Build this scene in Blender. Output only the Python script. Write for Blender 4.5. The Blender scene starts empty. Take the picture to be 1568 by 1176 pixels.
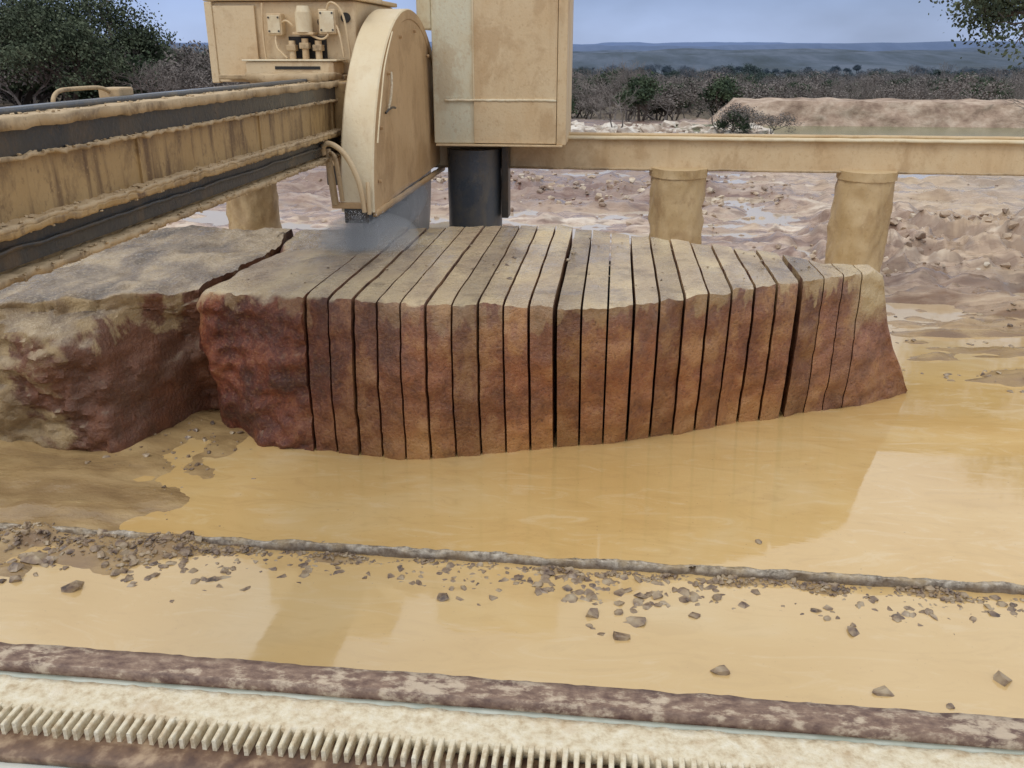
import bpy, bmesh, math, random
from mathutils import Vector, noise, Matrix
random.seed(7)
R=random.random
def U(a,b): return a+(b-a)*random.random()
def fr(x,y,z=0.,o=4): return noise.fractal(Vector((x,y,z)),0.9,2.1,o)
def ss(a,b,x):
    t=(x-a)/(b-a); t=0. if t<0 else (1. if t>1 else t); return t*t*(3-2*t)
def pl(P,x):
    if x<=P[0][0]: return P[0][1]
    for (a,b),(c,d) in zip(P,P[1:]):
        if x<=c: return b+(d-b)*(x-a)/(c-a)
    return P[-1][1]
SC=bpy.context.scene
COL=SC.collection
# ---------------------------------------------------------------- materials
class N:
    def __init__(s,name):
        s.m=bpy.data.materials.new(name); s.m.use_nodes=True; s.t=s.m.node_tree
        s.b=s.t.nodes['Principled BSDF']; s.geo=s.t.nodes.new('ShaderNodeNewGeometry')
        s.pos=s.geo.outputs['Position']
        s.sep=s.t.nodes.new('ShaderNodeSeparateXYZ'); s.l(s.pos,s.sep.inputs[0])
        s.X,s.Y,s.Z=s.sep.outputs
        s.sn=s.t.nodes.new('ShaderNodeSeparateXYZ'); s.l(s.geo.outputs['Normal'],s.sn.inputs[0])
        s.NZ=s.sn.outputs[2]
    def l(s,a,b): s.t.links.new(a,b)
    def noise(s,scale,detail=4,vec=(1,1,1),rough=.55,dist=0.,off=0):
        v=s.t.nodes.new('ShaderNodeMapping'); v.inputs['Scale'].default_value=vec; v.inputs['Location'].default_value=(off,off,off)
        s.l(s.pos,v.inputs[0]); n=s.t.nodes.new('ShaderNodeTexNoise'); s.l(v.outputs[0],n.inputs['Vector'])
        n.inputs['Scale'].default_value=scale; n.inputs['Detail'].default_value=detail; n.inputs['Roughness'].default_value=rough; n.inputs['Distortion'].default_value=dist
        return n.outputs['Fac']
    def ramp(s,f,pts):
        r=s.t.nodes.new('ShaderNodeValToRGB'); s.l(f,r.inputs[0]); e=r.color_ramp.elements
        while len(e)<len(pts): e.new(.5)
        for k,(p,c) in enumerate(pts):
            e[k].position=p; e[k].color=(c,c,c,1) if not isinstance(c,tuple) else (*c,1)
        return r.outputs[0]
    def mr(s,f,a,b,c=0.,d=1.):
        r=s.t.nodes.new('ShaderNodeMapRange'); s.l(f,r.inputs[0])
        for k,v in zip((1,2,3,4),(a,b,c,d)): r.inputs[k].default_value=v
        return r.outputs[0]
    def math(s,op,a,b=None):
        n=s.t.nodes.new('ShaderNodeMath'); n.operation=op
        for k,v in enumerate((a,b)):
            if v is None: continue
            if isinstance(v,(int,float)): n.inputs[k].default_value=v
            else: s.l(v,n.inputs[k])
        return n.outputs[0]
    def mix(s,f,a,b,mode='MIX'):
        n=s.t.nodes.new('ShaderNodeMix'); n.data_type='RGBA'; n.blend_type=mode
        for k,v in ((0,f),(6,a),(7,b)):
            if isinstance(v,(int,float)): n.inputs[k].default_value=v if k==0 else (v,v,v,1)
            elif isinstance(v,tuple): n.inputs[k].default_value=(*v,1)
            else: s.l(v,n.inputs[k])
        return n.outputs[2]
    def col(s,c):
        if isinstance(c,tuple): s.b.inputs['Base Color'].default_value=(*c,1)
        else: s.l(c,s.b.inputs['Base Color'])
    def rough(s,c):
        if isinstance(c,(int,float)): s.b.inputs['Roughness'].default_value=c
        else: s.l(c,s.b.inputs['Roughness'])
    def bump(s,h,st=.5,d=.01):
        n=s.t.nodes.new('ShaderNodeBump'); n.inputs['Strength'].default_value=st; n.inputs['Distance'].default_value=d
        s.l(h,n.inputs['Height']); s.l(n.outputs[0],s.b.inputs['Normal'])

def paint(name,base,dirt,rust,amt=.5,streak=1.,ro=.5,run=1.,rsc=4.5,rlo=.58):
    n=N(name)
    a=n.noise(1.6,6,(1,1,.6),rough=.62); c=n.mix(n.ramp(a,[(.5-.25*amt,0.),(.75-.1*amt,1.)]),base,dirt)
    s=n.noise(rsc,3,(1,1,.10),off=3); c=n.mix(n.math('MULTIPLY',n.ramp(s,[(rlo,0.),(rlo+.13,1.)]),min(1,.55*run)),c,rust)
    s2=n.noise(2.2,8,(1,1,.7),off=14,dist=.3,rough=.7); c=n.mix(n.math('MULTIPLY',n.ramp(s2,[(.51,0.),(.60,1.)]),min(1,.46*streak)),c,rust)
    s3=n.noise(24,5,(1,1,.8),off=24,rough=.65); c=n.mix(n.math('MULTIPLY',n.ramp(s3,[(.57,0.),(.67,1.)]),min(1,.38*streak)),c,rust)
    sp=n.noise(45,3,off=9); c=n.mix(n.math('MULTIPLY',n.ramp(sp,[(.58,0.),(.70,1.)]),.55),c,dirt)
    up=n.mr(n.NZ,.4,.9); c=n.mix(n.math('MULTIPLY',up,.75),c,dirt)
    n.col(c); n.rough(n.mr(a,.3,.7,ro-.12,ro+.2)); n.bump(n.math('ADD',n.noise(30,5),n.math('MULTIPLY',s2,1.5)),.45,.008); return n.m
m_cream=paint('cream_paint',(.68,.54,.34),(.60,.43,.24),(.40,.25,.12),.5,.9,.5,.6)
m_white=paint('pale_paint',(.66,.64,.49),(.63,.53,.34),(.44,.29,.14),.4,.9,.5,.8)
m_guard=paint('guard_paint',(.49,.32,.16),(.56,.39,.215),(.30,.175,.08),.6,.9,.45,.5)
m_rim=paint('rim_paint',(.74,.66,.48),(.68,.55,.34),(.50,.35,.18),.35,.8,.4,.7)
m_web=paint('bridge_web',(.35,.225,.095),(.45,.31,.145),(.085,.042,.02),.6,1.1,.4,1.4,8.,.53)
m_mudbar=paint('slurry_crust',(.38,.265,.14),(.53,.40,.24),(.10,.06,.03),.6,1.3,.6,.8)
m_pile=paint('pile_slurry',(.50,.36,.18),(.60,.46,.27),(.29,.175,.085),.5,.9,.5,.7)
m_dark=paint('dark_steel',(.028,.032,.036),(.07,.06,.045),(.13,.085,.045),.35,.8,.3)
m_bluesteel=paint('blue_grey_steel',(.07,.085,.105),(.11,.115,.12),(.20,.17,.12),.4,.8,.3)
m_blade=paint('wet_blade',(.17,.20,.24),(.22,.24,.27),(.24,.22,.18),.4,.3,.25,.2)
m_black=paint('gap_shade_black',(.015,.014,.012),(.03,.025,.02),(.03,.02,.01),.3,.2,.6)  # flat black stands in for shade inside slots, recesses, ports and kerfs
n=N('rusty_rail')
a=n.noise(42,7,(.8,1.6,1),rough=.65); b=n.noise(8,6,off=2,rough=.65); c=n.ramp(a,[(.34,(.11,.06,.045)),(.52,(.23,.15,.105)),(.70,(.38,.28,.20))])
c=n.mix(n.math('MULTIPLY',n.ramp(n.math('ADD',n.math('MULTIPLY',a,.6),n.math('MULTIPLY',b,.9)),[(.76,0.),(.86,1.)]),.7),c,(.58,.48,.35)); n.col(c); n.rough(.5); n.bump(n.noise(110,4),.6,.003); m_rust=n.m
n=N('rack_cream'); a=n.noise(46,7,rough=.65); b=n.noise(9,6,off=4,rough=.65)
c=n.ramp(a,[(.3,(.46,.35,.21)),(.5,(.68,.60,.43)),(.7,(.78,.73,.59))]); n.col(n.mix(n.math('MULTIPLY',n.ramp(b,[(.50,0.),(.64,1.)]),.45),c,(.52,.38,.23))); n.rough(.6); n.bump(n.noise(160,5),.7,.004); m_rack=n.m
n=N('rack_brown'); a=n.noise(26,6); n.col(n.ramp(a,[(.35,(.085,.045,.03)),(.52,(.17,.10,.06)),(.68,(.38,.27,.17))])); n.rough(.55); n.bump(n.noise(90,4),.4,.003); m_rackb=n.m
n=N('grey_green_paint'); a=n.noise(14,4); n.col(n.ramp(a,[(.35,(.32,.36,.30)),(.6,(.48,.51,.44))])); n.rough(.35); m_gg=n.m
n=N('pale_blue_paint'); a=n.noise(6,4,(1,3,1)); n.col(n.ramp(a,[(.35,(.52,.60,.60)),(.65,(.66,.68,.62))])); n.rough(.3); m_pb=n.m

# sandstone
def stone(name,kind):
    n=N(name)
    big=n.noise(1.1,5,dist=.4); med=n.noise(5,6,off=2); fine=n.noise(38,5,off=6); spk=n.noise(130,2,off=1); blo=n.noise(3.2,8,(1,1,.7),rough=.68,off=17)
    zz=n.math('ADD',n.Z,n.math('MULTIPLY',n.math('SUBTRACT',med,.5),1.3))
    front=n.ramp(n.mr(zz,-.1,1.45),[(.0,(.46,.24,.085)),(.22,(.42,.19,.075)),(.5,(.30,.115,.052)),(.75,(.245,.11,.068)),(1.,(.26,.155,.11))])
    lf=n.mr(n.X,-2.6,-1.5)
    red=n.ramp(blo,[(.34,(.04,.014,.012)),(.48,(.125,.030,.018)),(.58,(.24,.062,.028)),(.70,(.36,.15,.065))])
    front=n.mix(lf,red,front)
    rt=n.mr(n.X,1.4,2.2); front=n.mix(n.math('MULTIPLY',rt,.5),front,(.28,.155,.115))
    front=n.mix(n.math('MULTIPLY',n.ramp(big,[(.42,0.),(.6,1.)]),.4),front,(.14,.05,.032))
    front=n.mix(n.math('MULTIPLY',n.ramp(blo,[(.50,0.),(.62,1.)]),n.mr(n.X,-2.6,-1.8,.05,.6)),front,(.50,.275,.12))
    front=n.mix(n.math('MULTIPLY',n.ramp(blo,[(.36,1.),(.48,0.)]),.55),front,(.095,.04,.028))
    oi=n.t.nodes.new('ShaderNodeObjectInfo')
    front=n.mix(1.,front,n.ramp(oi.outputs['Random'],[(0.,.70),(1.,1.22)]),'MULTIPLY')
    front=n.mix(n.math('MULTIPLY',n.ramp(fine,[(.5,0.),(.7,1.)]),.24),front,(.46,.27,.13))
    front=n.mix(n.math('MULTIPLY',n.ramp(fine,[(.3,1.),(.45,0.)]),.5),front,(.055,.028,.02))
    dr=n.noise(5.5,5,(1,1,.25),off=11,dist=.3)
    if kind=='left':
        cov=n.noise(1.5,7,(1,1,.75),off=8,dist=.5,rough=.62)
        front=n.mix(.5,front,(.17,.085,.045))
        k=n.math('ADD',cov,n.mr(n.Z,.5,1.2,-.03,.16)); k=n.math('ADD',k,n.mr(n.X,-3.9,-4.5,-.12,.05))
        dm=n.math('MULTIPLY',n.ramp(k,[(.50,0.),(.55,1.)]),.85)
        front=n.mix(dm,front,n.ramp(med,[(.35,(.27,.19,.10)),(.65,(.48,.36,.19))]))
    else:
        dm=n.math('MULTIPLY',n.ramp(n.math('ADD',dr,n.mr(n.Z,.85,1.36,-.30,.11)),[(.51,0.),(.56,1.)]),.8)
        dm=n.math('MULTIPLY',dm,n.ramp(n.mr(n.X,-3.4,2.4),[(0.,.6),(.2,.2),(.6,.5),(.8,.75),(1.,1.)]))
        front=n.mix(dm,front,(.50,.37,.20))
        cap=n.math('MULTIPLY',n.mr(n.X,2.15,2.3),n.mr(n.math('ADD',n.Z,blo),1.25,1.5))
        front=n.mix(cap,front,(.52,.40,.23))
    tn=n.noise(1.7,6,(1,.5,1),off=5,dist=.5)
    if kind=='left': top=n.ramp(tn,[(.35,(.10,.075,.055)),(.48,(.25,.19,.13)),(.60,(.46,.36,.23))])
    else: top=n.ramp(tn,[(.3,(.28,.21,.15)),(.44,(.43,.33,.22)),(.57,(.56,.44,.27)),(.70,(.68,.55,.33))])
    top=n.mix(n.math('MULTIPLY',n.ramp(fine,[(.5,0.),(.7,1.)]),.45),top,(.64,.54,.38))
    top=n.mix(n.math('MULTIPLY',n.ramp(blo,[(.36,1.),(.46,0.)]),.45),top,(.14,.10,.075))
    if kind!='left': top=n.mix(1.,top,n.ramp(oi.outputs['Random'],[(0.,.78),(1.,1.18)]),'MULTIPLY')
    isT=n.mr(n.NZ,.55,.85)
    n.col(n.mix(isT,front,top))
    r=n.mix(isT,.5,n.ramp(n.noise(2.2,5,off=8),[(.4,.08),(.6,.36)])); n.rough(r)
    n.bump(n.math('ADD',n.math('MULTIPLY',fine,.6),n.math('ADD',n.math('MULTIPLY',blo,1.4),n.math('MULTIPLY',spk,.2))),.75,.035)
    return n.m
m_stone=stone('wet_sandstone','main'); m_stoneL=stone('muddy_sandstone','left')

# ground
n=N('wet_mud_ground')
a=n.noise(.55,6,(.6,1.5,1),dist=.4); b=n.noise(3.,6,(.8,1.6,1),off=3); f=n.noise(22,5); g=n.noise(1.1,8,(.5,2.2,1),rough=.68,off=12,dist=.6)
near=n.ramp(b,[(.3,(.27,.18,.085)),(.5,(.37,.25,.115)),(.7,(.46,.33,.16))])
near=n.mix(n.math('MULTIPLY',n.ramp(g,[(.4,1.),(.52,0.)]),.5),near,(.22,.145,.075))
far=n.ramp(g,[(.33,(.12,.07,.06)),(.43,(.26,.165,.135)),(.50,(.42,.30,.235)),(.57,(.57,.45,.355)),(.67,(.76,.68,.58))])
far=n.mix(n.math('MULTIPLY',n.ramp(a,[(.46,0.),(.60,1.)]),.5),far,(.50,.36,.23))
far=n.mix(n.math('MULTIPLY',n.ramp(b,[(.37,1.),(.46,0.)]),.6),far,(.14,.085,.07))
far=n.mix(n.mr(n.X,3.,7.,0,.45),far,(.58,.44,.28))
far=n.mix(n.math('MULTIPLY',n.math('MULTIPLY',n.mr(n.Y,17.,21),n.mr(n.X,5,2)),.6),far,(.16,.09,.08))
c=n.mix(n.mr(n.Y,10.,13.),near,far)
slope=n.mr(n.NZ,.96,.84); c=n.mix(n.math('MULTIPLY',slope,.55),c,(.18,.115,.085))
brown=n.ramp(n.noise(.12,5),[(.35,(.10,.085,.06)),(.6,(.19,.15,.11))])
c=n.mix(n.mr(n.Y,43,50),c,brown)
wood=n.ramp(n.noise(.055,6,(1,.35,1)),[(.36,(.035,.055,.045)),(.5,(.065,.08,.075)),(.62,(.10,.10,.10))])
c=n.mix(n.mr(n.Y,90,200),c,wood)
haze_blue=n.ramp(n.noise(.022,8,(1,.22,1),rough=.7),[(.38,(.022,.042,.062)),(.5,(.045,.072,.112)),(.62,(.078,.108,.16))])
c=n.mix(n.mr(n.Y,250,700),c,haze_blue)  # aerial haze painted into the ground colour, bluer with distance
c=n.mix(n.mr(n.Y,1400,2400),c,(.09,.15,.30))  # farthest hills get more blue haze in their colour
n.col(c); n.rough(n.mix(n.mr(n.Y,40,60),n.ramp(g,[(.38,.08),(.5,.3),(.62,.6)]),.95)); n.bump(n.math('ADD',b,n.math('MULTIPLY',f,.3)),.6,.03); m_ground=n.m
# muddy water
n=N('muddy_water')
a=n.noise(.7,5,(.7,1.3,1),dist=1.2); b=n.noise(3.2,7,(.5,1.5,1),off=4,dist=1.8,rough=.68); d=n.noise(38,3,(1,1,1),off=7)
c=n.ramp(a,[(.3,(.59,.39,.15)),(.55,(.64,.445,.19)),(.75,(.67,.51,.27))])
c=n.mix(n.math('MULTIPLY',n.ramp(b,[(.54,0.),(.66,1.)]),.35),c,(.72,.59,.38))
c=n.mix(n.math('MULTIPLY',n.ramp(b,[(.36,1.),(.46,0.)]),.25),c,(.46,.30,.12))
c=n.mix(n.math('MULTIPLY',n.ramp(d,[(.68,0.),(.72,1.)]),.45),c,(.30,.20,.10))
c=n.mix(n.mr(n.Y,5.2,4.8,0,.35),c,(.60,.46,.26))
c=n.mix(n.mr(n.Y,9,14),c,(.52,.43,.33))
n.col(c); n.rough(n.ramp(b,[(.42,.04),(.58,.08),(.72,.24)])); n.b.inputs['IOR'].default_value=1.5; n.b.inputs['Specular IOR Level'].default_value=.95
n.bump(n.noise(5,3,(.7,1.5,1)),.06,.012); m_water=n.m
n=N('pond_water'); n.col((.20,.21,.12)); n.rough(.2); m_pond=n.m
n=N('rock_mix'); f=n.noise(40,4); q=n.noise(12,1,off=2)
c=n.ramp(q,[(.30,(.09,.065,.055)),(.42,(.18,.125,.09)),(.54,(.29,.215,.14)),(.70,(.42,.34,.23))]); c=n.mix(n.math('MULTIPLY',n.ramp(f,[(.45,0.),(.65,1.)]),.4),c,(.42,.32,.19))
n.col(c); n.rough(.33); n.bump(f,.5,.006); m_rock=n.m
n=N('pale_rock'); f=n.noise(3,5); q=n.noise(1.1,1,off=4); c=n.ramp(f,[(.35,(.32,.23,.165)),(.5,(.50,.39,.28)),(.66,(.70,.63,.51))]); n.col(n.mix(n.ramp(q,[(.40,.7),(.52,0.)]),c,(.18,.11,.085))); n.rough(.6); n.bump(n.noise(14,5),.6,.03); m_prock=n.m
n=N('white_boulder'); f=n.noise(2,5); n.col(n.ramp(f,[(.35,(.36,.28,.22)),(.5,(.56,.49,.41)),(.66,(.74,.70,.63))])); n.rough(.8); n.bump(n.noise(8,5),.6,.05); m_wrock=n.m
n=N('berm_earth'); f=n.noise(1.4,7,(1,1,1.6),rough=.65); n.col(n.ramp(f,[(.35,(.24,.165,.12)),(.5,(.40,.295,.22)),(.65,(.56,.45,.35))])); n.rough(.85); n.bump(f,.9,.15); m_berm=n.m
n=N('concrete_curb'); f=n.noise(26,6,rough=.65); q=n.noise(4,5,off=5); c=n.ramp(f,[(.35,(.15,.12,.09)),(.5,(.38,.33,.26)),(.66,(.60,.55,.46))]); c=n.mix(n.ramp(q,[(.45,0.),(.62,.7)]),c,(.40,.29,.15)); n.col(n.mix(n.mr(n.NZ,.7,.2,0,.7),c,(.12,.085,.06))); n.rough(.5); n.bump(n.noise(80,4),.8,.01); m_curb=n.m  # curb sides darkened in the colour, a painted shadow along the edge
def foliage(name,pts,haze=True,sc=1.5):
    n=N(name); f=n.noise(sc,4); c=n.ramp(f,pts)
    if haze: c=n.mix(n.mr(n.Y,55,420,0.05,.88),c,(.072,.105,.15))  # distance haze mixed into leaf and twig colours
    n.col(c); n.rough(.7); n.b.inputs['Specular IOR Level'].default_value=.2; return n.m
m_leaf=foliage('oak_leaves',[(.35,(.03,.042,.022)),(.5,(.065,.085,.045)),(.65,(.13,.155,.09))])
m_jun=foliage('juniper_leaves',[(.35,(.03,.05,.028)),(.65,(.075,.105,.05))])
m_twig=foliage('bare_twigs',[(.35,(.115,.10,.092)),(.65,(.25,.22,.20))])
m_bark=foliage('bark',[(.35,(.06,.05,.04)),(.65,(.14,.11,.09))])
n=N('water_droplets'); n.col((.88,.91,.94)); n.rough(.3); m_drop=n.m
def mist(name,d):
    m=bpy.data.materials.new(name); m.use_nodes=True; t=m.node_tree; t.nodes.remove(t.nodes['Principled BSDF'])
    v=t.nodes.new('ShaderNodeVolumeScatter'); v.inputs['Color'].default_value=(.98,.99,1,1); v.inputs['Density'].default_value=d
    t.links.new(v.outputs[0],t.nodes['Material Output'].inputs['Volume']); return m
m_mist=mist('mist_thin',1.3); m_mist2=mist('mist_thick',5.0)

# ---------------------------------------------------------------- helpers
def empty(name,loc=(0,0,0)):
    e=bpy.data.objects.new(name,None); e.location=loc; COL.objects.link(e); return e
def mk(name,verts,faces,mats,parent=None,smooth=False,midx=None):
    me=bpy.data.meshes.new(name); me.from_pydata(verts,[],faces)
    for m in (mats if isinstance(mats,list) else [mats]): me.materials.append(m)
    if midx: me.polygons.foreach_set('material_index',midx)
    if smooth: me.polygons.foreach_set('use_smooth',[True]*len(me.polygons))
    me.update(); o=bpy.data.objects.new(name,me); COL.objects.link(o)
    if parent: o.parent=parent
    return o
def boxgrid(name,nx,ny,nz,fn,mat,parent=None,smooth=True):
    idx={};V=[];Fs=[]
    def g(i,j,k):
        key=(i,j,k)
        if key not in idx:
            idx[key]=len(V); V.append(fn(i/nx,j/ny,k/nz))
        return idx[key]
    for i in range(nx):
        for j in range(ny):
            Fs.append((g(i,j,nz),g(i+1,j,nz),g(i+1,j+1,nz),g(i,j+1,nz)))
            Fs.append((g(i,j,0),g(i,j+1,0),g(i+1,j+1,0),g(i+1,j,0)))
    for i in range(nx):
        for k in range(nz):
            Fs.append((g(i,0,k),g(i+1,0,k),g(i+1,0,k+1),g(i,0,k+1)))
            Fs.append((g(i,ny,k),g(i,ny,k+1),g(i+1,ny,k+1),g(i+1,ny,k)))
    for j in range(ny):
        for k in range(nz):
            Fs.append((g(0,j,k),g(0,j,k+1),g(0,j+1,k+1),g(0,j+1,k)))
            Fs.append((g(nx,j,k),g(nx,j+1,k),g(nx,j+1,k+1),g(nx,j,k+1)))
    return mk(name,V,Fs,mat,parent,smooth)
def box(name,x0,x1,y0,y1,z0,z1,mat,parent=None,bev=.01):
    V=[(x,y,z) for x in (x0,x1) for y in (y0,y1) for z in (z0,z1)]
    F=[(0,1,3,2),(4,6,7,5),(0,4,5,1),(2,3,7,6),(0,2,6,4),(1,5,7,3)]
    o=mk(name,V,F,mat,parent)
    if bev:
        b=o.modifiers.new('b','BEVEL'); b.width=bev; b.segments=2
    return o
def rough_bar(name,x0,x1,y0,y1,z0,z1,mat,parent,amp=.012,step=.05,fq=9.,nx=4,nz=3,along='Y'):
    if along=='Y': ny=int((y1-y0)/step); 
    else: ny=nx; nx=int((x1-x0)/step)
    def fn(u,v,w):
        x=x0+(x1-x0)*u;y=y0+(y1-y0)*v;z=z0+(z1-z0)*w
        a=fr(x*fq,y*fq,z*fq,3); b=fr(x*fq+31,y*fq,z*fq,3)
        return (x+amp*a*(1 if along=='Y' else .3),y+amp*b*(.3 if along=='Y' else 1),z+amp*fr(x*fq,y*fq+17,z*fq,3))
    return boxgrid(name,nx,ny,nz,fn,mat,parent,True)
def cyl(name,c,r,z0,z1,mat,parent=None,seg=40,nz=14,amp=0.,flare=0.,axis='Z',lean=0.):
    V=[];F=[]
    for k in range(nz+1):
        w=k/nz;z=z0+(z1-z0)*w
        rr=r*(1+flare*(1-w))
        for s in range(seg):
            a=2*math.pi*s/seg; q=rr+amp*fr(math.cos(a)*2,math.sin(a)*2,z*3+c[0],4)
            V.append((c[0]+q*math.cos(a)+lean*w,c[1]+q*math.sin(a),z))
    for k in range(nz):
        for s in range(seg):
            t=(s+1)%seg; F.append((k*seg+s,k*seg+t,(k+1)*seg+t,(k+1)*seg+s))
    F.append(tuple(range(seg))[::-1]); F.append(tuple(nz*seg+s for s in range(seg)))
    if axis=='Y': V=[(x,c[1]+(z-z0),c[2]+(y-c[1])) for x,y,z in V]
    if axis=='X': V=[(c[0]+(z-z0),y,c[2]+(x-c[0])) for x,y,z in V]
    o=mk(name,V,F,mat,parent,True)
    o.modifiers.new('e','EDGE_SPLIT').split_angle=math.radians(45)
    return o
def tube(name,pts,r,mat,parent=None):
    cu=bpy.data.curves.new(name,'CURVE'); cu.dimensions='3D'; cu.bevel_depth=r; cu.bevel_resolution=3; cu.use_fill_caps=True
    s=cu.splines.new('NURBS'); s.points.add(len(pts)-1); s.order_u=3; s.use_endpoint_u=True
    for p,q in zip(s.points,pts): p.co=(*q,1)
    cu.materials.append(mat); o=bpy.data.objects.new(name,cu); COL.objects.link(o)
    if parent: o.parent=parent
    return o

# ---------------------------------------------------------------- terrain
def hz(x,y):
    n1=fr(x*.7,y*.9,0,4); n2=fr(x*2.6,y*3.4,5,4)
    h=-.055+.012*n1
    m=ss(-2.62,-3.4,x+.30*n1+.12*n2)*ss(5.12,5.4,y)*ss(9.5,7,y)
    h+=m*(.078+.03*n2+.03*n1+.035*ss(-3.4,-3.9,x))
    cw=.11+.14*ss(-1.5,-4,x)
    h+=math.exp(-((y-5.0)/cw)**2)*(.060+.04*n2)
    h+=ss(-2.2,-3.4,x+.4*n1)*ss(4.25,4.7,y+.1*n2)*ss(5.3,5.0,y)*(.05+.05*n2)
    if y>6.5:
        s=fr(x*.55,y*2.6,9,4)
        h+=ss(2.9,4.2,x+.5*n1)*ss(7.9,9.2,y)*(.048+.13*s+.05*fr(x*2,y*5,4,4))
        h+=ss(10.3,12.5,y)*ss(60,40,y)*(.06+.10*n1+.05*n2)
        if y>12:
            mm=math.exp(-((x-7.2)/2.6)**2-((y-16)/2.4)**2); h+=mm*(.24+.45*max(-.3,fr(x*1.1,y*1.1,3,5))+.16*n2)
            mm=math.exp(-((x-4.0)/1.2)**2-((y-14.6)/1.3)**2); h+=mm*(.12+.22*n2)
            h+=ss(13,17,y)*ss(45,26,y)*(.10*fr(x*.5,y*1.6,2,4)+.05*fr(x*2,y*4,6,4))
            h+=math.exp(-((y-21.5)/2.0)**2)*ss(3,1,x)*(.18+.22*fr(x*1.2,y*1.6,11,5))
        if y>25: 
            h-= ss(2.5,4.5,x)*ss(26.3,27.2,y)*ss(43,42,y)*.35
        if y>42:
            L=ss(-5,-20,x/ max(1,y/45.))
            h+=-(1-L*.9)*(ss(42,62,y)*1.0+ss(62,160,y)*3.0)-ss(150,420,y)*6.+fr(x*.03,y*.03,1,3)*.6*ss(42,70,y)
            h+=ss(450,1000,y)*5+ss(300,1400,y)*fr(x*.0022,y*.004,4,4)*14
            h+=ss(1400,2600,y)*(16+6*fr(x*.0011,1.3,8,3)+4*ss(-200,900,x))
    return h
def axis(lo,hi,step,out_lo,out_hi,g=1.09):
    A=[]; v=lo
    while v<hi: A.append(v); v+=step
    s=step
    while v<out_hi: A.append(v); s*=g; v+=s
    A.append(out_hi); B=[]; v=lo; s=step
    while v>out_lo: s*=g; v-=s; B.append(max(v,out_lo))
    return sorted(set(B))+A
xs=axis(-6.5,7.5,.055,-2600,2600,1.07); ys=axis(4.0,11.,.05,-8,3200,1.018)
V=[(x,y,hz(x,y)) for y in ys for x in xs]; nx=len(xs)
F=[(j*nx+i,j*nx+i+1,(j+1)*nx+i+1,(j+1)*nx+i) for j in range(len(ys)-1) for i in range(nx-1)]
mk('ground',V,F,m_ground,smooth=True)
mk('muddy_pool_water',[(-40,-8,0),(30,-8,0),(30,26.5,0),(-40,26.5,0)],[(0,1,2,3)],m_water)
mk('pond_water',[(2,26.6,.004),(60,26.6,.004),(60,42.5,.004),(2,42.5,.004)],[(0,1,2,3)],m_pond)
def bf(u,v,w):
    x=5.6+60*u; y=42.6+3*v+(1-w)*(-.9 if v<.5 else .9); z=-.5+1.48*w
    k=fr(x*.6,y*.6,z,4); z+=w*.12*k
    return (x-(0 if u>0 else (1-w)*1.5),y+.26*fr(x*1.4,z*2,3,4),z)
boxgrid('earth_berm',300,6,8,bf,m_berm)

# ---------------------------------------------------------------- rocks
def hull(seed,flat=.6):
    random.seed(seed); bm=bmesh.new()
    for _ in range(14):
        v=Vector((random.gauss(0,1),random.gauss(0,1),random.gauss(0,1))).normalized()*U(.7,1.)
        bm.verts.new((v.x,v.y*.8,v.z*flat))
    r=bmesh.ops.convex_hull(bm,input=bm.verts)
    bmesh.ops.delete(bm,geom=[g for g in r['geom_interior'] if isinstance(g,bmesh.types.BMVert)],context='VERTS')
    bm.verts.index_update()
    res=([v.co.copy() for v in bm.verts],[[v.index for v in f.verts] for f in bm.faces]); bm.free(); return res
HU=[hull(100+i,U(.3,.7)) for i in range(14)]
random.seed(11)
def rocks(name,places,mat):
    V=[];F=[]
    for (x,y,z,s) in places:
        vs,fs=random.choice(HU); a=U(0,6.28); t=U(-.3,.3); M=Matrix.Rotation(a,3,'Z')@Matrix.Rotation(t,3,'X')
        o=len(V)
        for v in vs:
            q=M@(v*s); V.append((x+q.x,y+q.y,z+q.z))
        F+=[[o+i for i in f] for f in fs]
    return mk(name,V,F,mat)
P=[]
def add(cnt,xa,xb,ya,yb,sa,sb,den=None,g=False):
    k=0
    while k<cnt:
        x=U(xa,xb); y=random.gauss(ya,yb) if g else U(ya,yb)
        if den and R()>den(x,y): k+=.2; continue
        s=sa+(sb-sa)*R()**2.5
        P.append((x,y,max(hz(x,y),-.012)+s*.1,s)); k+=1
dn=lambda x,y:.3+.7*max(0,min(1,.5+1.6*fr(x*1.1,0,7,3)))
add(3600,-5,4.5,5.0,.045,.005,.024,None,True)
add(1900,-5,4.5,4.95,.075,.006,.034,dn,True)
add(480,-5,4.5,4.88,.12,.012,.055,dn,True)
add(420,-5.2,-2.2,4.78,.14,.01,.06,None,True)
add(220,-.4,.85,4.84,.11,.015,.065,None,True)
add(16,-.15,.45,4.62,.14,.03,.075,None,True)
add(90,-1.9,-.4,4.82,.07,.01,.05,None,True)
add(220,1.2,4,4.80,.10,.01,.055,None,True)
add(140,-1.0,3.4,5.4,.20,.005,.020,None,True)
add(160,.8,3.6,5.3,6.1,.004,.016)
add(40,-3.5,-2.6,5.3,6.8,.008,.035); add(80,-4.2,-3.1,6.1,7.1,.01,.05)
add(420,3.1,7.5,8.3,12,.012,.06,lambda x,y:max(0,.1+2*fr(x*.8,y*2.2,5,3))); add(60,-2.5,.5,5.3,6.2,.004,.018)
add(120,-2.5,3,2.6,4.6,.003,.010)
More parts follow.
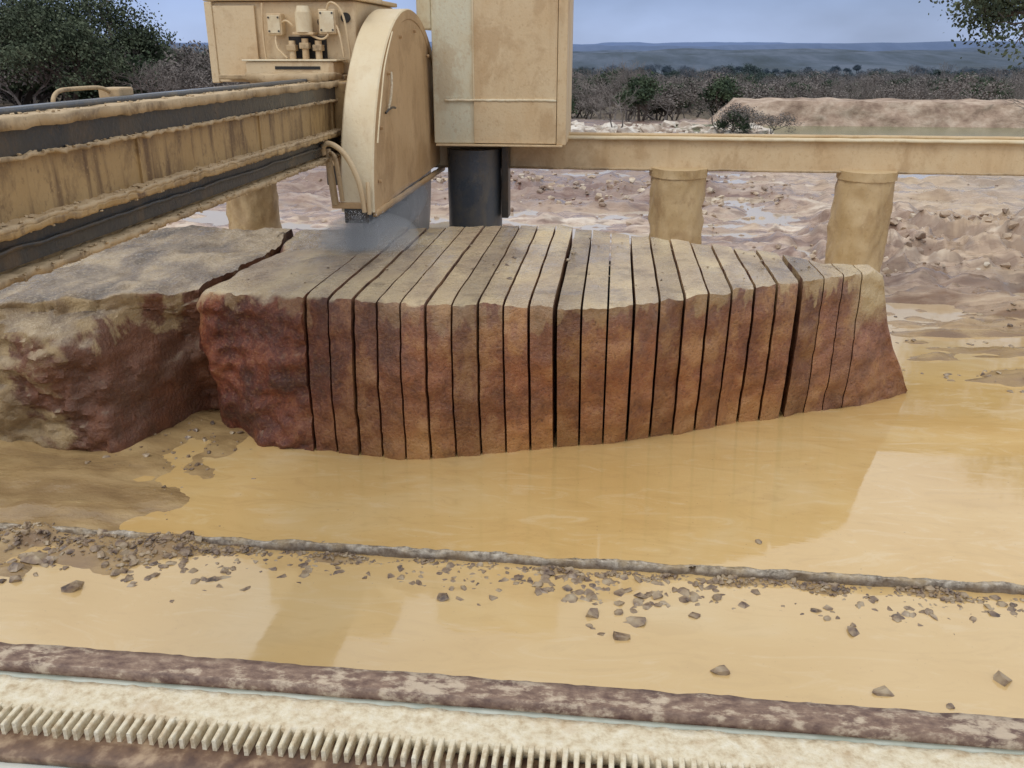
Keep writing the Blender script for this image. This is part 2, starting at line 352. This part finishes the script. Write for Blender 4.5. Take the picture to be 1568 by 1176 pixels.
for x,y,s in [(-3.3,4.47,.095),(-3.72,4.5,.06),(.69,4.1,.07),(1.53,4.02,.07),(2.2,4.2,.075),(-3.6,5.45,.06),(-3.75,4.75,.12),(-3.3,4.85,.10),(-.95,4.62,.06),(1.5,4.55,.06),(1.1,5.52,.035),(1.85,3.95,.03),(.15,4.35,.07),(.25,4.5,.08),(-.02,4.55,.07),(.62,4.95,.04)]:
    P.append((x,y,.004,s))
rocks('gravel_rubble',P,m_rock)
P=[]
def dfar(x,y): return max(0,min(1,.12+1.8*fr(x*.4,y*.6,4,3)))
add(800,-9,15,12.6,26,.015,.10,dfar); add(300,4.6,9.5,13.5,18,.02,.16); add(70,2.3,5,13,15.5,.02,.14)
add(550,-6,4,21.3,1.3,.03,.17,None,True)
rocks('quarry_rubble',P,m_prock)
P=[]
add(420,-5,6.4,38.,1.6,.10,.50,None,True); add(60,-2,1.5,37,.8,.25,.65,None,True)
rocks('pale_boulder_pile',P,m_wrock)

def cf(u,v,w):
    x=-9+18*u; y=5.055+.034*v+.012*fr(x*2,1,3,4)+.012*fr(x*9,v*3,w,4); z=-.1+.156*w+(.016*fr(x*5,v*4,2,5)+.012*fr(x*1.3,2,2,3))*w
    return (x,y,z)
boxgrid('concrete_slab_edge',1300,3,3,cf,m_curb)

# ---------------------------------------------------------------- sawn block
YT=[(-3.41,6.87),(-2.45,6.72),(-1.43,6.58),(-.41,6.60),(.14,6.66),(.4,6.88),(.78,7.12),(1.6,7.65),(1.87,7.8),(2.4,8.12),(2.96,8.5)]
YB=[(-3.48,7.05),(-2.96,6.78),(-2.54,6.65),(-1.74,6.54),(-1.31,6.59),(-.84,6.77),(.21,7.13),(1.04,7.56),(1.92,7.97),(2.39,8.18),(2.96,8.54)]
YK=[(-3.63,9.6),(-2.55,9.62),(-1.56,9.78),(-.62,9.88),(.17,9.52),(.96,9.10),(1.67,8.72),(1.97,8.40),(2.42,8.42),(3.,8.75)]
TZ=[(-3.6,1.30),(-2.4,1.34),(0,1.345),(1.5,1.34),(2.38,1.33),(2.47,1.27),(2.54,1.0),(2.60,.80),(2.70,.56),(2.97,.06)]
block=empty('sawn_sandstone_block',(0,8,0))
def slab(name,x0,x1,nx,dy=0.,dz=0.,ny=26,nz=34,amp=.022,mat=m_stone,left=False):
    def fn(u,v,w):
        x=x0+(x1-x0)*u; xx=x
        T=pl(TZ,x)+dz; z=-.12+(T+.12)*w
        t=max(0,z/1.34)
        f=pl(YT,x)*t+pl(YB,x)*(1-t)-.05*math.sin(math.pi*min(1,t))
        b=pl(YK,x)
        f+=dy*(.4+.6*w)
        y=f+(b-f)*v
        k=fr(x*2.2,z*2.2,y*.8,5); k2=fr(x*8,z*8,4,4)
        if v<.5: y+=(k*amp*1.8+k2*amp*.9)*(1-2*v if v>0 else 1)
        if v>=1: y+=.08*fr(x*2,z*2,7,3)
        if w>.9: z+=.012*fr(x*3,y*2.2,1,4)+.007*k2
        e=math.exp(-(v*(b-f))/.02)*ss(.96,1,w); z-=.012*e*(1+1.8*fr(x*9,3,1,3)); y+=.010*e
        if left:
            e=math.exp(-u*(x1-x0)/.05); y+=0.10*e*(1-v)*(1-v); z-=.05*e*ss(.9,1,w)
            xx=x+(.07*fr(y*1.6,z*1.8,3,4)-.09*math.sin(w*3.1)+pl([(6.9,0),(8.6,.08),(9.6,-.1)],y))*math.exp(-u*3)
        return (xx,y-8,z)
    o=boxgrid(name,nx,ny,nz,fn,mat,block,True)
    o.modifiers.new('e','EDGE_SPLIT').split_angle=math.radians(50)
    return o
random.seed(5)
slab('uncut_end',-3.43,-2.442,30,0,0,46,46,.055,left=True)
K=[-2.43+.2025*i for i in range(21)]
for i in range(20):
    g0=U(.008,.013); g1=U(.008,.013)
    if i==9: g1=.020
    if i==10: g0=.018
    slab('sawn_slab_%02d'%(i+1),K[i]+g0,K[i+1]-g1,6,U(-.020,.020),U(-.007,.007),26,40)
E=[1.645,1.86,2.05,2.24,2.98]
for i in range(4):
    slab('end_slab_%d'%(i+1),E[i]+.006+(.012 if i==0 else 0),E[i+1]-.006,8 if i<3 else 40,0,0,18,36,.03)
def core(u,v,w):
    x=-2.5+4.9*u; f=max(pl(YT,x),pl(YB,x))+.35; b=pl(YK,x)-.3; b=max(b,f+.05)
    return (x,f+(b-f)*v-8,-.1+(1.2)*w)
boxgrid('kerf_occluder_core',40,4,3,core,m_black,block)  # added black body inside the block, stops daylight showing through kerfs
random.seed(3); P=[]
for _ in range(90):
    x=U(-3.2,1.9); y=U(pl(YT,x)+.2,pl(YK,x)-.2); P.append((x,y,1.345,U(.006,.022)))
for x,y in [(-.98,7.6),(-.93,7.9),(-.35,8.5),(-.85,7.4),(-.38,8.2),(-.9,8.2)]: P.append((x,y,1.35,.04))
rocks('stone_chips',P,m_rock)
LB=[(-8,6.7),(-5.1,6.36),(-4.49,6.30),(-4.08,6.30),(-3.92,6.62),(-3.80,7.0),(-3.66,7.35)]
LT=[(-8,6.8),(-4.88,6.46),(-4.5,6.52),(-4.15,6.64),(-3.85,6.86),(-3.6,7.02),(-3.5,7.1)]
def lfn(u,v,w):
    x=-8+4.46*(1-(1-u)**1.15)
    T=1.27+.03*fr(x*1.2,3,1,3)-.10*ss(-4.6,-6,x); z=-.15+(T+.15)*w; t=max(0,z/1.3)
    f=pl(LT,x)*t+pl(LB,x)*(1-t)-.10*math.sin(math.pi*min(1,t))*ss(-3.7,-4.2,x)
    b=9.75-.35*ss(-4.8,-6,x)
    y=f+(b-f)*v**1.2
    k=fr(x*1.3,z*1.6,y*.7,6); k2=fr(x*5,z*5,y*4,5)
    fade=max(0,1-3*v)
    kk=round(k*4)/4*.5+k*.5
    y+=(.15*kk+.055*k2)*fade
    if w>.85: z+=.05*fr(x*1.6,y*1.4,6,6)+.022*fr(x*5,y*4,6,5) 
    e=math.exp(-(v*(b-f))/.05)*ss(.86,1,w); z-=.05*e*(1+1.2*k); y+=.04*e
    if u>.97: x+=.06*fr(y*1.5,z*1.5,2,4)+pl([(6.9,0.),(8.6,.09),(9.6,-.08)],y)
    return (x,y,z)
o=boxgrid('rough_sandstone_boulder',130,100,60,lfn,m_stoneL,None,True)
o.modifiers.new('e','EDGE_SPLIT').split_angle=math.radians(40)

# ---------------------------------------------------------------- stone saw
saw=empty('stone_bridge_saw',(0,0,0))
Y0,Y1=.6,12.0
box('girder_web',-3.25,-2.80,Y0,Y1,2.20,2.88,m_web,saw,.0)
rough_bar('top_flange_crust',-3.25,-2.745,Y0,Y1,2.852,2.905,m_mudbar,saw,.012,.03,9.,5,2)
rough_bar('top_rail',-2.98,-2.90,Y0,Y1,2.905,2.935,m_bluesteel,saw,.002,.2,5.,2,1)
box('top_rail_recess',-2.81,-2.775,Y0,Y1,2.735,2.852,m_dark,saw,.0)
rough_bar('upper_ledge',-2.82,-2.752,Y0,Y1,2.715,2.735,m_mudbar,saw,.014,.025,12.,3,2)
rough_bar('lower_ledge',-2.82,-2.70,Y0,Y1,2.428,2.448,m_mudbar,saw,.014,.025,12.,4,2)
rough_bar('lower_ledge_edge',-2.715,-2.70,Y0,Y1,2.395,2.43,m_web,saw,.012,.025,12.,1,3)
box('lower_rail_recess',-2.80,-2.765,Y0,Y1,2.245,2.42,m_dark,saw,.0)
rough_bar('bottom_lip',-2.90,-2.705,Y0,Y1,2.19,2.222,m_mudbar,saw,.012,.025,12.,4,2)
rough_bar('slurry_trickle',-2.775,-2.742,Y0,Y1,2.315,2.335,m_dark,saw,.010,.05,6.,2,2)
random.seed(21); P=[]
for _ in range(1300):
    y=1.5+8*R(); q=random.choice([( -2.75,2.448),(-2.75,2.448),(-2.72,2.222),(-2.76,2.735),(-2.85,2.905),(-3.05,2.90)])
    P.append((q[0]+U(-.04,.04),y,q[1]+.002,U(.004,.020)))
for _ in range(300):
    y=U(1.5,9.5); P.append((-2.71+U(-.01,.01),y,random.choice([2.19,2.395,2.19]),U(.004,.014)))
o=rocks('slurry_lumps',P,m_mudbar); o.parent=saw
for y in (3.2,5.1,7.0,8.9): box('web_stiffener',-2.81,-2.785,y,y+.02,2.45,2.712,m_web,saw,.003)
tube('lifting_bar',[(-3.05,4.75,2.9),(-3.05,4.75,2.985),(-3.05,5.0,2.99),(-3.05,5.35,2.985),(-3.05,5.4,2.9)],.012,m_mudbar,saw)
box('bracket_block',-3.12,-2.98,5.33,5.5,2.9,2.98,m_mudbar,saw,.012)

cy,cz,Rg=10.36,1.74,1.86
gx0,gx1=-2.63,-2.30
V=[];F=[];mi=[]
S=56
for s in range(S+1):
    a=math.pi*s/S; rr=Rg
    c,q=-math.cos(a),math.sin(a)
    tilt=.035*c
    for x,r in ((gx0,rr),(gx0+.015,rr+.012),(gx1-.015,rr+.012),(gx1,rr),(gx1,rr-.09),(gx1-.012,rr-.10)):
        V.append((x,cy+c*r,cz+q*r+tilt))
for s in range(S):
    for k in range(5):
        a0=s*6+k; b0=(s+1)*6+k; F.append((a0,a0+1,b0+1,b0)); mi.append(0 if k<3 else 1)
for side,x in ((0,gx1-.012),(1,gx0)):
    base=len(V); NR=10
    for s in range(S+1):
        a=math.pi*s/S; c,q=-math.cos(a),math.sin(a)
        for k in range(NR+1):
            r=(Rg-(.10 if side==0 else 0))*k/NR
            zz=q*r
            V.append((x+.012*fr(c*r*1.5,q*r*1.5,3,3),cy+c*r,cz+zz+.035*c*r/Rg))
    for s in range(S):
        for k in range(NR):
            a0=base+s*(NR+1)+k; b0=base+(s+1)*(NR+1)+k; F.append((a0,b0,b0+1,a0+1) if side else (a0,a0+1,b0+1,b0)); mi.append(1)
o=mk('blade_guard',V,F,[m_rim,m_guard],saw,True,mi); o.modifiers.new('e','EDGE_SPLIT').split_angle=math.radians(35)
rough_bar('guard_bottom_edge',gx1-.03,gx1+.012,8.52,12.2,1.655,1.715,m_guard,saw,.008,.06,6.,1,2)
for y,z in [(8.75,2.0),(8.9,2.5),(9.3,3.0),(9.9,3.35),(10.6,3.42),(11.3,3.15),(11.8,2.7),(12.05,2.1)]:
    cyl('bolt',(gx1-.01,y,z-.03),.018,0,.03,m_guard,saw,8,1,axis='X')
tube('guard_latch',[(-2.285,9.15,2.62),(-2.26,9.18,2.72),(-2.26,9.22,2.80),(-2.27,9.30,2.86),(-2.28,9.33,2.98)],.014,m_rack,saw)
tube('guard_latch_arm',[(-2.285,9.05,2.60),(-2.265,9.2,2.66),(-2.27,9.4,2.63)],.012,m_dark,saw)
tube('guard_strap',[(-2.27,8.62,2.35),(-2.27,8.72,2.55),(-2.275,8.9,2.8),(-2.28,9.1,3.1),(-2.29,9.5,3.36)],.008,m_rim,saw)
cyl('saw_blade',(-2.47,cy,1.82),1.74,0,.008,m_blade,saw,120,1,axis='X')
cyl('blade_flange',(-2.52,cy,1.82),.3,0,.11,m_dark,saw,32,1,axis='X')
cyl('arbor_shaft',(-3.2,cy,1.95),.10,0,.75,m_dark,saw,24,1,axis='X')
tube('water_hose',[(-2.76,8.45,2.26),(-2.76,8.4,2.34),(-2.66,8.36,2.38),(-2.52,8.36,2.28),(-2.43,8.38,2.08),(-2.39,8.4,1.9),(-2.38,8.42,1.72)],.026,m_cream,saw)
tube('water_hose_inner',[(-2.72,8.5,2.26),(-2.66,8.45,2.28),(-2.62,8.43,2.1),(-2.60,8.43,1.82)],.022,m_mudbar,saw)
tube('drip_pipe',[(-2.34,8.44,2.0),(-2.33,8.40,1.9),(-2.335,8.42,1.7)],.02,m_cream,saw)
tube('feed_pipe',[(-2.74,8.5,2.3),(-2.70,8.46,2.0),(-2.68,8.46,1.78)],.035,m_mudbar,saw)
box('hose_bracket',-2.72,-2.35,8.46,8.52,1.74,1.80,m_guard,saw,.01)
box('splash_flap',-2.60,-2.36,8.47,8.50,1.60,1.75,m_dark,saw,.006)
box('carriage_arm',-2.80,-2.62,9.0,11.6,2.0,2.9,m_web,saw,.02)
box('carriage_plate',-4.1,-2.75,9.3,11.6,2.905,2.95,m_mudbar,saw,.01)
box('housing_body',-4.24,-2.70,9.62,11.3,2.95,3.66,m_cream,saw,.02)
box('housing_lid',-4.30,-2.66,9.56,11.35,3.665,3.71,m_cream,saw,.012)
box('housing_upper',-4.2,-2.8,9.9,11.2,3.712,4.4,m_cream,saw,.02)
box('housing_corner_post',-4.29,-4.21,9.57,9.66,2.86,3.66,m_cream,saw,.008)
box('housing_side_skirt',-4.21,-3.76,9.585,9.615,2.87,3.62,m_cream,saw,.006)
box('control_shelf',-3.76,-2.84,9.22,9.58,2.955,3.08,m_cream,saw,.012)
box('slot_shade',-3.45,-2.98,9.212,9.216,3.005,3.035,m_black,saw,0)
box('shelf_top',-3.79,-2.80,9.20,9.60,3.083,3.10,m_rim,saw,.005)
for nm,x0,x1,z0,z1 in (('junction_box',-3.60,-3.44,3.33,3.54),('valve_box',-3.05,-2.87,3.34,3.58)):
    box(nm,x0,x1,9.48,9.60,z0,z1,m_cream,saw,.012); box(nm+'_lid',x0+.015,x1-.015,9.468,9.478,z0+.02,z1-.02,m_rim,saw,.006)
    for sx in (x0+.03,x1-.03):
        for sz in (z0+.04,z1-.04): cyl('screw',(sx,9.46,sz),.010,0,.012,m_dark,saw,8,1,axis='Y')
cyl('motor_can',(-3.21,9.5,0),.085,3.36,3.55,m_rim,saw,28,3); cyl('motor_cap',(-3.21,9.5,0),.06,3.55,3.61,m_rim,saw,24,2,flare=.3)
box('motor_foot',-3.32,-3.10,9.44,9.61,3.335,3.36,m_cream,saw,.006)
box('recess_shade',-3.42,-3.02,9.60,9.619,3.11,3.32,m_black,saw,0)
for k,(x,z) in enumerate([(-3.36,3.2),(-3.22,3.22),(-3.08,3.2)]):
    cyl('hydraulic_valve',(x,9.52,0),.035,3.10,z+.08,m_cream,saw,16,2); box('valve_body',x-.05,x+.05,9.47,9.57,z-.02,z+.04,m_mudbar,saw,.008)
for pts in ([(-3.52,9.5,3.33),(-3.52,9.47,3.22),(-3.44,9.45,3.15),(-3.40,9.45,3.11)],[(-3.15,9.5,3.34),(-3.0,9.45,3.25),(-2.95,9.47,3.34)],
            [(-2.95,9.48,3.58),(-2.93,9.46,3.66),(-2.8,9.44,3.60),(-2.75,9.46,3.4),(-2.74,9.5,3.1)],[(-3.66,9.56,3.64),(-3.68,9.54,3.3),(-3.66,9.55,3.1)],
            [(-3.44,9.5,3.45),(-3.38,9.45,3.50),(-3.32,9.46,3.42)],[(-2.87,9.5,3.42),(-2.82,9.45,3.36),(-2.80,9.47,3.12)]):
    tube('cable',pts,.011,m_cream,saw)
cyl('round_port',(-2.80,9.60,3.50),.05,0,.02,m_black,saw,20,1,axis='Y'); cyl('port_shade_b',(-3.06,9.60,3.46),.04,0,.02,m_black,saw,20,1,axis='Y')
cyl('top_knob',(-2.72,9.5,0),.05,3.712,3.80,m_rim,saw,16,2)
rough_bar('carriage_slurry',-3.5,-2.78,8.55,9.3,2.90,2.97,m_mudbar,saw,.03,.05,6.,8,2)

box('column_face',-2.25,-.72,11.32,12.5,2.09,5.2,m_white,saw,.015)
box('column_upper_wing',-2.43,-2.253,11.34,12.4,3.42,5.2,m_white,saw,.015)
box('column_edge_flange',-.715,-.60,11.28,12.55,2.085,5.2,m_cream,saw,.01)
box('column_face_plate',-1.74,-.722,11.304,11.317,2.62,5.2,m_cream,saw,.003)
box('column_lower_plate',-1.74,-.722,11.298,11.316,2.10,2.605,m_cream,saw,.003)
rough_bar('weld_horizontal',-2.1,-.722,11.290,11.310,2.597,2.625,m_rim,saw,.007,.02,14.,1,2,along='X')
box('weld_vertical',-1.75,-1.73,11.296,11.318,2.62,5.2,m_rim,saw,.006)
box('column_foot',-2.22,-.64,11.25,12.6,2.065,2.088,m_cream,saw,.005)
rail=empty('rear_rail_beam')
def beamf(u,v,w):
    x=-13+31*u; return (x,11.98+.3*v+.004*fr(x*2,w*3,1,3),1.735+.37*w+.006*fr(x*1.2,v,w,3))
boxgrid('beam_body',220,3,4,beamf,m_cream,rail,True).modifiers.new('e','EDGE_SPLIT')
rough_bar('beam_bottom_flange',-13,18,11.93,12.33,1.715,1.742,m_mudbar,rail,.006,.1,4.,3,1,along='X')
rough_bar('beam_top_flange',-13,18,11.92,12.34,2.10,2.135,m_rim,rail,.006,.1,4.,3,1,along='X')
rough_bar('rail_bar',-13,18,12.1,12.16,2.135,2.17,m_cream,rail,.003,.1,4.,1,1,along='X')
for cx,lean in ((.85,0),(3.2,.03),(6.6,0),(9,0),(-5.0,0),(-7.4,0),(-9.8,0)):
    cyl('support_pile',(cx,12.02),.35,-.3,1.70,m_pile,rail,60,40,.045,.06,lean=lean); cyl('pile_cap',(cx+lean,12.02),.37,1.64,1.75,m_pile,rail,60,4,.035,0)
cyl('steel_pile',(-1.83,11.9),.36,-.3,1.98,m_bluesteel,rail,48,14,.006); box('steel_pile_bracket',-1.45,-1.36,11.7,11.95,1.1,2.06,m_dark,rail,.01)
cyl('steel_pile_pedestal',(-2.1,12.1),.42,-.3,.9,m_pile,rail,32,8,.03)
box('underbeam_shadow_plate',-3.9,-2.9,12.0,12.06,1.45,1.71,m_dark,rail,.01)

fr_e=empty('front_rack_beam')
xa,xb=-5.,5.
box('flange',xa,xb,.86,1.36,2.055,2.075,m_pb,fr_e,.004)
box('web',xa,xb,1.08,1.12,1.5,2.055,m_cream,fr_e,0)
rough_bar('rusty_rail',xa,xb,1.256,1.312,2.079,2.125,m_rust,fr_e,.003,.015,22.,4,2,along='X')
rough_bar('rail_side_strip',xa,xb,1.240,1.252,2.079,2.108,m_gg,fr_e,.001,.05,10.,1,2,along='X')
rough_bar('rack_body',xa,xb,1.163,1.238,2.079,2.110,m_rack,fr_e,.0032,.01,30.,6,2,along='X')
rough_bar('rack_base_bar',xa,xb,1.070,1.160,2.077,2.090,m_rackb,fr_e,.002,.03,14.,3,1,along='X')
V=[];F=[];p=.0190; k=int((xb-xa)/p); random.seed(9)
for i in range(k):
    x=xa+i*p; j=U(-.0009,.0009); zt=2.1125+U(-.0016,.0016); o=len(V); y1=1.168; y0=1.118+U(-.003,.003)
    w0,w1=.0036,.0052
    for z,e in ((2.086,.0),(zt-.002,0),(zt,.0012)):
        V+=[(x-w1+e,y1,z),(x+w1-e,y1,z),(x+w0-e+j,y0+e,z),(x-w0+e+j,y0+e,z)]
    for a in (0,4):
        for b in range(4): F.append((o+a+b,o+a+(b+1)%4,o+a+4+(b+1)%4,o+a+4+b))
    F.append((o+8,o+9,o+10,o+11))
me=mk('rack_teeth',V,F,m_rack,fr_e)
bm=bmesh.new(); bm.from_mesh(me.data); bmesh.ops.recalc_face_normals(bm,faces=bm.faces); bm.to_mesh(me.data); bm.free()

# water spray: droplets + thin mist
spray=empty('water_spray')
random.seed(31); V=[];F=[]
vs=[Vector(v) for v in ((1,0,0),(-.5,.87,0),(-.5,-.87,0),(0,0,1.3),(0,0,-1.3))]; fs=[(0,1,3),(1,2,3),(2,0,3),(1,0,4),(2,1,4),(0,2,4)]
def drop(x,y,z,s,el):
    o=len(V)
    for v in vs: V.append((x+v.x*s,y+v.y*s,z+v.z*s*el))
    for f in fs: F.append(tuple(o+i for i in f))
for _ in range(9000):
    t=R()**1.5; drop(-2.47+random.gauss(.0,.04+.22*(1-t)),8.60+random.gauss(0,.12),1.35+t*.38,U(.0008,.0021),U(1,2))
for _ in range(5000):
    a=R()*6.28; r=abs(random.gauss(0,.26)); drop(-2.45+r*math.cos(a)*1.2,8.50+r*math.sin(a),1.35+abs(random.gauss(0,.08)),U(.0008,.0021),1)
for _ in range(350):
    drop(-2.31+U(-.03,.03),U(8.5,12.1),1.68-abs(random.gauss(0,.13)),U(.001,.003),U(1.5,4))
mk('droplets',V,F,m_drop,spray)
def ell(name,c,r,mat):
    V=[];F=[];a_,b_=24,14
    for j in range(1,b_):
        for i in range(a_):
            p=math.pi*j/b_; q=2*math.pi*i/a_; V.append((c[0]+r[0]*math.sin(p)*math.cos(q),c[1]+r[1]*math.sin(p)*math.sin(q),c[2]+r[2]*math.cos(p)))
    V+=[(c[0],c[1],c[2]+r[2]),(c[0],c[1],c[2]-r[2])]; T=len(V)-2
    for j in range(b_-2):
        for i in range(a_):
            F.append((j*a_+i,(j+1)*a_+i,(j+1)*a_+(i+1)%a_,j*a_+(i+1)%a_))
    for i in range(a_):
        F.append((T,i,(i+1)%a_)); F.append((T+1,(b_-2)*a_+(i+1)%a_,(b_-2)*a_+i))
    return mk(name,V,F,mat,spray,True)
ell('mist_core',(-2.46,8.55,1.47),(.17,.20,.24),m_mist2); ell('mist_spread',(-2.42,8.70,1.42),(.50,.55,.24),m_mist); ell('mist_blade',(-2.36,9.8,1.55),(.2,1.2,.24),m_mist)

# ---------------------------------------------------------------- vegetation
def tree_mesh(name,seed,h,spread,depth,leaf,leafsize,leafn,mats,trunk=.12,first=.25,multi=1,droop=0.,stem=0.):
    random.seed(seed); V=[];F=[];mi=[]
    def seg(p,q,r0,r1):
        d=(q-p).normalized(); a=d.orthogonal().normalized(); b=d.cross(a); o=len(V)
        for c,r in ((p,r0),(q,r1)):
            for k in range(3):
                an=k*2.094; V.append(c+a*math.cos(an)*r+b*math.sin(an)*r)
        for k in range(3): F.append((o+k,o+(k+1)%3,o+3+(k+1)%3,o+3+k)); mi.append(0)
    def lf(p):
        for _ in range(leafn):
            c=p+Vector((random.gauss(0,1),random.gauss(0,1),random.gauss(0,.7)))*leaf
            n=Vector((random.gauss(0,1),random.gauss(0,1),random.gauss(0,1)+.4)).normalized(); a=n.orthogonal().normalized(); b=n.cross(a); s=leafsize*U(.6,1.3)
            o=len(V); V.extend([c+a*s,c+b*s*.6,c-a*s,c-b*s*.6]); F.append((o,o+1,o+2,o+3)); mi.append(1)
    def grow(p,d,L,r,dep):
        m=p+d*L*.5+Vector((random.gauss(0,1),random.gauss(0,1),random.gauss(0,1)))*L*.07
        q=p+d*L+Vector((random.gauss(0,1),random.gauss(0,1),random.gauss(0,1)))*L*.08
        seg(p,m,r,r*.85); seg(m,q,r*.85,r*.65)
        if dep<=0:
            if leafn: lf(q)
            return
        if leafn and dep==1: lf(m)
        for _ in range(3 if R()<.75 else 2):
            nd=(d+Vector((random.gauss(0,1),random.gauss(0,1),random.gauss(.1-droop,.7)))*spread).normalized()
            grow(q,nd,L*U(.6,.85),r*.6,dep-1)
    if stem: seg(Vector((0,0,-.1)),Vector((.1,0,stem)),trunk*1.5,trunk*1.1)
    for k in range(multi):
        d=Vector((random.gauss(0,.25*multi**.5),random.gauss(0,.25*multi**.5),1)).normalized()
        grow(Vector((U(-.1,.1),U(-.1,.1),stem-.1)),d,h*first,trunk,depth)
    me=bpy.data.meshes.new(name); me.from_pydata([tuple(v) for v in V],[],F)
    for m in mats: me.materials.append(m)
    me.polygons.foreach_set('material_index',mi); me.update(); return me
def inst(name,me,loc,s=1.,rz=0.,parent=None,sz=1.):
    o=bpy.data.objects.new(name,me); o.location=loc; o.scale=(s,s,s*sz); o.rotation_euler=(0,0,rz); COL.objects.link(o)
    if parent: o.parent=parent
    return o
bare=[tree_mesh('bare_brush_mesh',40+i,3.6,.55,5,0,0,0,[m_twig,m_twig],.06,.26,2) for i in range(4)]
mixb=[tree_mesh('brush_leafy_mesh',60+i,3.4,.55,4,.22,.07,9,[m_twig,m_twig],.07,.28,2) for i in range(2)]
jun=[tree_mesh('juniper_mesh',50+i,3.2,.5,4,.20,.08,22,[m_bark,m_jun],.10,.24,2) for i in range(3)]
oak=[tree_mesh('live_oak_mesh',70+i,8.,.62,5,.42,.085,34,[m_bark,m_leaf],.22,.23,2) for i in range(2)]
oakn=tree_mesh('near_oak_mesh',72,6.,.6,5,.26,.045,46,[m_bark,m_leaf],.16,.24,2,0.,2.0)
wood=empty('distant_woodland')
random.seed(77)
def sow(n,ya,yb,s0,s1,pj,xl=-.78,xr=.6):
    for _ in range(n):
        y=ya+(yb-ya)*R()**.8; x=U(xl*y,xr*y)
        if y<48 and x>3.5: continue
        r=R(); me=random.choice(jun) if r<pj else (random.choice(mixb) if r<pj+.35 else random.choice(bare))
        s=U(s0,s1)*(1.35 if x<-.30*y and y<90 else .95)
        inst('brush',me,(x,y,hz(x,y)-.1),s,U(0,6.28),wood,U(.75,1.05))
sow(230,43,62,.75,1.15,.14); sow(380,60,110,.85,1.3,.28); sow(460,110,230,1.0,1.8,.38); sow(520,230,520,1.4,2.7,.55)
for x,y,s in [(-31.5,46,1.05),(-27.8,45,.92),(-35,48,1.1),(-30,52,1.1)]:
    inst('live_oak_tree',oak[int(abs(x))%2],(x,y,-.2),s,x)
inst('live_oak_tree',oakn,(9.45,20,-.1),1.12,.6)
inst('bare_mesquite_tree',bare[1],(.05,37.5,0),.78,1.,None,.9)
inst('bare_mesquite_tree',bare[2],(17.0,38.6,0),.9,2.,None,.8)
inst('bare_mesquite_tree',mixb[0],(17.9,38.3,0),.7,4.,None,.9)
inst('shrub',mixb[0],(5.2,36.3,0),.56,1.,None,.9); inst('shrub',mixb[1],(5.9,36.0,0),.48,2.,None,.8); inst('shrub',bare[3],(4.0,36.8,0),.6,2.); inst('shrub',jun[1],(4.7,36.6,0),.50,2.,None,.85)
inst('juniper_tree',jun[0],(-15.3,46,0),.7,0.)

# ---------------------------------------------------------------- light
w=bpy.data.worlds.new('World'); SC.world=w; w.use_nodes=True; t=w.node_tree; bg=t.nodes['Background']
sky=t.nodes.new('ShaderNodeTexSky'); sky.sky_type='NISHITA'; sky.sun_disc=False
EL,AZ=math.radians(52),math.radians(215)
sky.sun_elevation=EL; sky.sun_rotation=AZ
tc=t.nodes.new('ShaderNodeTexCoord'); sp=t.nodes.new('ShaderNodeSeparateXYZ'); t.links.new(tc.outputs['Generated'],sp.inputs[0])
rp=t.nodes.new('ShaderNodeValToRGB'); t.links.new(sp.outputs[2],rp.inputs[0]); e=rp.color_ramp.elements
pts=[(0.,(3.9,4.9,7.3)),(.05,(3.2,4.3,7.1)),(.16,(4.6,5.3,7.0)),(.36,(8.6,8.9,9.4)),(.55,(11.8,11.8,11.8)),(1.,(10.,10.,10.3))]
while len(e)<len(pts): e.new(.5)
for k,(p,c) in enumerate(pts): e[k].position=p; e[k].color=(*[v/12 for v in c],1)
nz=t.nodes.new('ShaderNodeTexNoise'); mp=t.nodes.new('ShaderNodeMapping'); mp.inputs['Scale'].default_value=(1,1,2.5); t.links.new(tc.outputs['Generated'],mp.inputs[0]); t.links.new(mp.outputs[0],nz.inputs['Vector']); nz.inputs['Scale'].default_value=3.0; nz.inputs['Detail'].default_value=5
mr=t.nodes.new('ShaderNodeMapRange'); t.links.new(nz.outputs['Fac'],mr.inputs[0]); mr.inputs[1].default_value=.35; mr.inputs[2].default_value=.65; mr.inputs[3].default_value=9.2; mr.inputs[4].default_value=15.
vm=t.nodes.new('ShaderNodeVectorMath'); vm.operation='SCALE'; t.links.new(rp.outputs[0],vm.inputs[0]); t.links.new(mr.outputs[0],vm.inputs['Scale'])
mx=t.nodes.new('ShaderNodeMix'); mx.data_type='RGBA'; mx.inputs[0].default_value=.88; t.links.new(sky.outputs[0],mx.inputs[6]); t.links.new(vm.outputs[0],mx.inputs[7])
t.links.new(mx.outputs[2],bg.inputs[0]); bg.inputs[1].default_value=.1
sd=bpy.data.lights.new('sun','SUN'); sd.energy=.9; sd.angle=math.radians(25); sd.color=(1,.97,.93); so=bpy.data.objects.new('sun',sd); COL.objects.link(so)
dv=Vector((math.sin(AZ)*math.cos(EL),math.cos(AZ)*math.cos(EL),math.sin(EL))); so.rotation_euler=dv.to_track_quat('Z','Y').to_euler()
cd=bpy.data.cameras.new('camera'); co=bpy.data.objects.new('camera',cd); COL.objects.link(co); co.location=(0,0,3.2); co.rotation_euler=(math.radians(69.3),0,math.radians(6.4))
cd.sensor_width=36; cd.lens=31.18; cd.clip_start=.05; cd.clip_end=6000; SC.camera=co
SC.view_settings.view_transform='Standard'; SC.view_settings.look='None'; SC.view_settings.exposure=0
